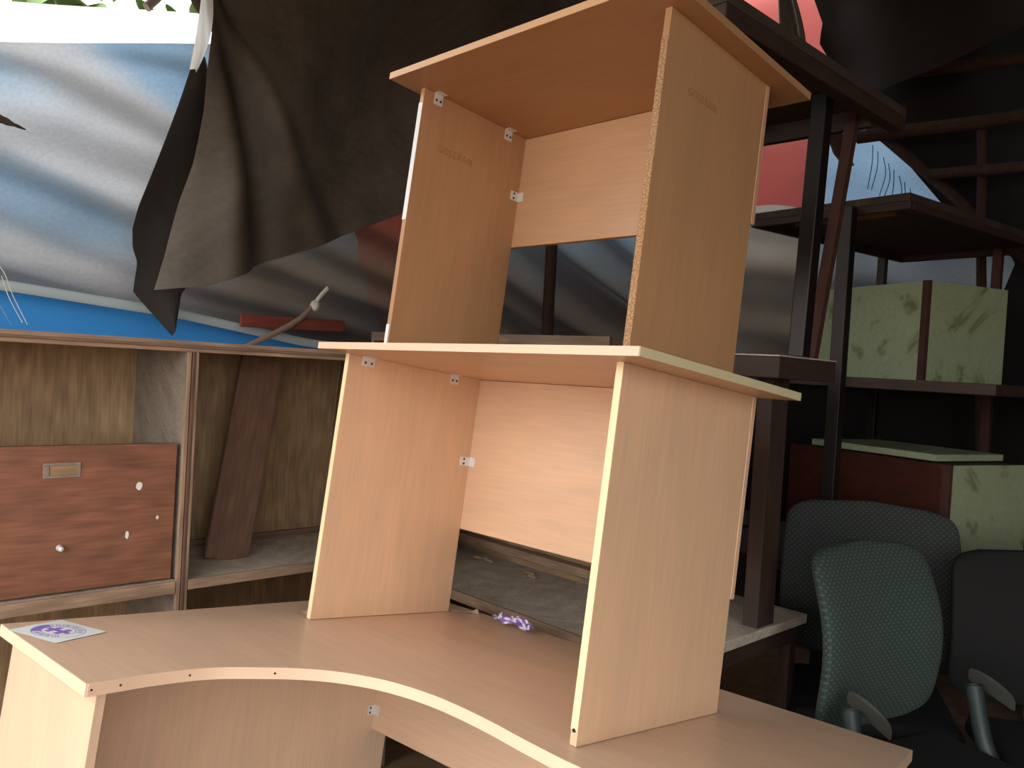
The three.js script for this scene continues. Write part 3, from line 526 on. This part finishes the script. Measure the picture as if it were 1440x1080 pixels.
// ---------------------------------------------------------------- stacked tables on the right
{
  // side table at the bottom
  const A = thing('side_table', 'low dark table with a dusty top, under the stacked tables right of the desks', 'table', [0.54, -0.03, -1.06]);
  part('table_top', box(-0.19, 0.185, 0.75, 0.78, -0.285, 0.285, 'z', 0.003), M.dusty, A);
  part('apron', box(-0.17, 0.165, 0.69, 0.75, -0.265, 0.265, 'z', 0.003), M.stackWood, A);
  for (const [x, z] of [[-0.15, -0.25], [-0.15, 0.25], [0.14, -0.25], [0.14, 0.25]]) part('leg', box(x - 0.02, x + 0.02, 0.002, 0.69, z - 0.02, z + 0.02), M.stackWood, A);
  // middle table: slab with plank legs
  const B = thing('plank_table', 'dark table with a dusty slab top and plank legs standing on the low table', 'table', [0.54, 0.751, -1.08]);
  part('table_top', box(-0.19, 0.255, 0.762, 0.825, -0.2, 0.16, 'x', 0.004), M.stackWood, B);
  part('dust_strip', box(-0.19, 0.255, 0.825, 0.829, -0.2, 0.16, 'x', 0.001), M.dusty, B, 'dust on the slab top');
  part('leg', box(0.125, 0.175, 0.001, 0.762, -0.06, 0.04), M.stackWood, B); part('leg', box(-0.16, -0.11, 0.001, 0.762, -0.06, 0.04), M.stackWood, B);
  part('stretcher', box(-0.11, 0.125, 0.3, 0.34, -0.03, 0.0), M.stackWood, B);
  // top table: steel legs
  const C = thing('steel_table', 'dark steel legged table seen from below, topmost table right of the desks', 'table', [0.54, 1.581, -1.08]);
  part('table_top', box(-0.22, 0.33, 0.80, 0.83, -0.42, 0.66, 'z', 0.003), M.stackUnder, C);
  part('edge_beam', box(0.285, 0.33, 0.755, 0.80, -0.42, 0.66, 'z', 0.004), M.stackWood, C);
  part('rail', box(-0.22, 0.285, 0.74, 0.80, -0.28, -0.25, 'x', 0.003), M.stackWood, C);
  const leg = (x, z, x1, z1, w, m) => { const g = box(-w / 2, w / 2, 0, 0.80, -w / 2, w / 2, 'y', 0.004), p = g.attributes.position; for (let i = 0; i < p.count; i++) { const f = p.getY(i) / 0.80; p.setX(i, p.getX(i) + x + (x1 - x) * f); p.setZ(i, p.getZ(i) + z + (z1 - z) * f); } g.computeVertexNormals(); part('leg', g, m, C); };
  leg(0.212, -0.035, 0.222, -0.06, 0.05, M.steel); leg(0.185, -0.17, 0.235, -0.25, 0.034, M.redPole); leg(-0.16, -0.035, -0.19, -0.06, 0.05, M.steel); leg(-0.15, -0.17, -0.18, -0.25, 0.034, M.redPole);
}
{
  // rack with pale cabinets
  const R = thing('storage_rack', 'dark rack of boards on posts holding two pale cabinets', 'rack', [0.5, -0.03, -2.5]);
  const P = (n, x0, x1, y0, y1, z0, z1, g, m, l) => part(n, box(x0 - 0.5, x1 - 0.5, y0 + 0.03, y1 + 0.03, z0 + 2.5, z1 + 2.5, g, 0.003), m, R, l);
  const topB = part('top_board', (() => { const g = box(-0.35, 0.35, 0, 0.03, -0.62, 0.62, 'z', 0.003); g.rotateY(-0.13); g.translate(-0.01, 2.225, -0.03); return g; })(), M.stackUnder, R);
  const e1 = (() => { const g = box(-0.352, 0.352, -0.03, 0.0, 0.59, 0.62, 'x', 0.003); g.rotateY(-0.13); g.translate(-0.01, 2.225, -0.03); return g; })();
  part('top_rail', e1, M.stackWood, R);
  for (const [x0, x1, z0, z1, g] of [[0.325, 0.352, -0.62, 0.59, 'z'], [-0.352, -0.325, -0.62, 0.59, 'z'], [-0.325, 0.325, -0.62, -0.59, 'x']]) { const q = box(x0, x1, -0.03, 0, z0, z1, g, 0.003); q.rotateY(-0.13); q.translate(-0.01, 2.225, -0.03); part('top_rail', q, M.stackWood, R); }
  const sl = box(-0.28, 0.16, -0.012, 0, 0.44, 0.47, 'x', 0.002); sl.rotateY(-0.13); sl.translate(0.03, 2.225, -0.03); part('batten', sl, mat({ map: darkTex, color: '#a87848', roughness: 0.8 }), R, 'bare wooden batten under the top board');
  P('shelf', -0.12, 1.08, 1.50, 1.54, -3.1, -1.88, 'x', M.stackWood); P('shelf', -0.12, 1.08, 0.74, 0.78, -3.1, -1.88, 'x', M.stackWood);
  const postAt = (x, z, w, h, m = M.steel) => P('post', x - w / 2, x + w / 2, -0.028, h, z - w / 2, z + w / 2, 'y', m);
  postAt(0.535, -1.86, 0.05, 2.19); postAt(1.04, -3.06, 0.05, 2.19, M.stackWood); postAt(0.2, -3.02, 0.04, 2.19); postAt(0.72, -3.05, 0.04, 2.19, M.redPole); postAt(-0.08, -1.95, 0.05, 1.5);
  // upper pale cabinet
  const cab = (name, label, pos, turn, w, h, d, front, side, lid) => {
    const C = thing(name, label, 'cabinet', pos, turn);
    part('carcass', box(-w / 2 + 0.004, w / 2 - 0.004, 0.006, h - 0.006, -d / 2 + 0.004, d / 2 - 0.004, 'x', 0.003), M.redBoard, C);
    part('front_board', box(-w / 2, w / 2 - 0.022, 0.002, h - 0.002, d / 2 - 0.004, d / 2 + 0.008, 'x', 0.002), front, C);
    part('side_board', box(w / 2 - 0.004, w / 2 + 0.008, 0.002, h - 0.002, -d / 2, d / 2 - 0.012, 'y', 0.002), side, C);
    part('corner_post', box(w / 2 - 0.022, w / 2 + 0.01, 0, h, d / 2 - 0.012, d / 2 + 0.01, 'y', 0.002), M.redPole, C);
    if (lid) part('lid', box(-w / 2 + 0.06, w / 2 - 0.1, h, h + 0.028, -d / 2, d / 2 - 0.06, 'x', 0.003), M.paleBoard, C, 'pale green board on top');
    return C;
  };
  cab('pale_cabinet', 'worn pale green cabinet with a brown corner post, on the upper shelf of the rack', [0.371, 1.542, -2.794], -0.4, 0.78, 0.43, 0.46, M.paleBoard, M.paleBoard, false);
  cab('pale_cabinet', 'red-brown fronted cabinet with a stained pale green side, on the lower shelf of the rack', [0.562, 0.782, -2.491], -0.262, 0.77, 0.445, 0.52, M.redBoard, M.paleBoard, true);
}
// ---------------------------------------------------------------- office chairs
function backShell(w, h, depth, taper, curve) {               // padded back, local x across, y up, front +z
  const prof = (s, t) => {
    const a = t * 2 - 1, half = (w / 2) * (taper + (1 - taper) * Math.sin(Math.PI * Math.min(1, 0.25 + 0.5 * t))) ;
    const round = Math.pow(1 - Math.pow(Math.abs(a), 12), 0.45);
    const ang = s * Math.PI * 2, cx = Math.sign(Math.cos(ang)) * Math.pow(Math.abs(Math.cos(ang)), 0.5), cz = Math.sign(Math.sin(ang)) * Math.pow(Math.abs(Math.sin(ang)), 0.8);
    const x = cx * half * round, bow = 0.28 * x * x / w, lum = curve * Math.cos(a * 2.2);
    return [x, t * h, cz * depth / 2 * (0.55 + 0.45 * round) + bow + lum, x * 3.2 + (cz > 0 ? 0 : 0.5), t * h * 3.2];
  };
  const g = sheet(64, 40, prof); return g;
}
function officeChair(label, pos, turn, cloth, w, h, tilt, arms = true) {
  const C = thing('office_chair', label, 'office chair', pos, turn);
  const seat = new RoundedBoxGeometry(0.5, 0.075, 0.48, 5, 0.035); seat.translate(0, 0.47, 0.03); part('seat', metreUV(seat, 'z'), M.chairBlack, C);
  const b = part('backrest', backShell(w, h, 0.07, 0.86, 0.035), cloth, C); b.position.set(0, 0.535, -0.24); b.rotation.x = tilt;
  part('back_bracket', box(-0.035, 0.035, 0.42, 0.8, -0.315, -0.295, 'y', 0.006), M.plastic, C);
  if (arms) for (const s of [-1, 1]) {
    const a = new THREE.Shape(); a.absellipse(0, 0, 0.042, 0.185, 0, 7, false);
    const g = new THREE.ExtrudeGeometry(a, { depth: 0.016, bevelEnabled: true, bevelSize: 0.01, bevelThickness: 0.012, bevelSegments: 4, curveSegments: 28 }); g.rotateX(Math.PI / 2);
    const p = g.attributes.position; for (let i = 0; i < p.count; i++) { const z = p.getZ(i); p.setY(i, p.getY(i) - 1.1 * z * z - (z > 0 ? 1.0 * z * z : 0)); } g.computeVertexNormals(); g.translate(s * 0.26, 0.69, -0.13);
    const arm = part('armrest', g, M.plastic, C, 'curved plastic armrest');
    part('armrest_post', tube([[s * 0.2, 0.43, 0.0], [s * 0.258, 0.45, -0.02], [s * 0.264, 0.52, -0.06], [s * 0.26, 0.67, -0.1]], 0.024, 24, 10), M.plasticTeal, C);
  }
  const col = new THREE.CylinderGeometry(0.026, 0.032, 0.3, 16); col.translate(0, 0.28, 0); part('gas_column', col, M.steel, C);
  for (let k = 0; k < 5; k++) {
    const a = k / 5 * Math.PI * 2 + 0.3, g = box(-0.02, 0.02, 0.09, 0.13, 0.0, 0.28, 'z', 0.008); g.rotateY(a); part('base_arm', g, M.steel, C);
    const wl = new THREE.CylinderGeometry(0.028, 0.028, 0.04, 14); wl.rotateZ(Math.PI / 2); wl.translate(0, 0.03, 0.27); const y = new THREE.CylinderGeometry(0.008, 0.008, 0.06, 8); y.translate(0, 0.075, 0.27); const m = mergeGeometries([wl.toNonIndexed(), y.toNonIndexed()]); m.rotateY(a); part('caster', m, M.chairBlack, C);
  }
  return C;
}
officeChair('office chair with a grey green woven backrest and grey armrests, right of the desks', [1.235, groundAt(1.235, -1.125), -1.125], 1.29, M.chairCloth, 0.49, 0.53, -0.12);
officeChair('office chair with a dark grey backrest, behind the grey green one', [0.84, -0.03, -1.59], 0.5, M.chairClothDark, 0.6, 0.58, -0.1, false);
officeChair('black office chair at the right edge, in front of the stained cabinet side', [1.43, -0.03, -1.66], 0.62, M.chairBlack, 0.62, 0.5, -0.1, false);

// ---------------------------------------------------------------- plants beyond the wall
{
  const T = thing('leafy_plant', 'broad leaved green plant rising beyond the tarpaulin wall', 'plant', [-3.3, -0.03, -0.2]);
  for (const [x, z] of [[0, 0.2], [0.05, -0.25]]) part('stem', rod([x, 0, z], [x - 0.05, 3.1, z], 0.05, 0.03, 10, 0.03), M.pole, T);
  for (let i = 0; i < 26; i++) {
    const L = rr(0.4, 0.7), W = rr(0.09, 0.15), z0 = rr(-0.6, 0.5), y0 = rr(2.9, 3.5), a = rr(-1.1, 1.1), dx = rr(-0.3, 0.25);
    const g = sheet(10, 4, (s, t) => { const w = W * Math.sin(Math.PI * Math.pow(s, 0.75)), q = (t - 0.5) * 2; return [dx + 0.1 * s + 0.06 * q * q, y0 + L * 0.75 * s - L * 0.8 * s * s + 0.3 * w * Math.abs(q), z0 + Math.sin(a) * L * s + q * w, s, t]; }, 0.001);
    part('leaf', g, M.leaf, T);
  }
}
renderer.render(scene, camera);
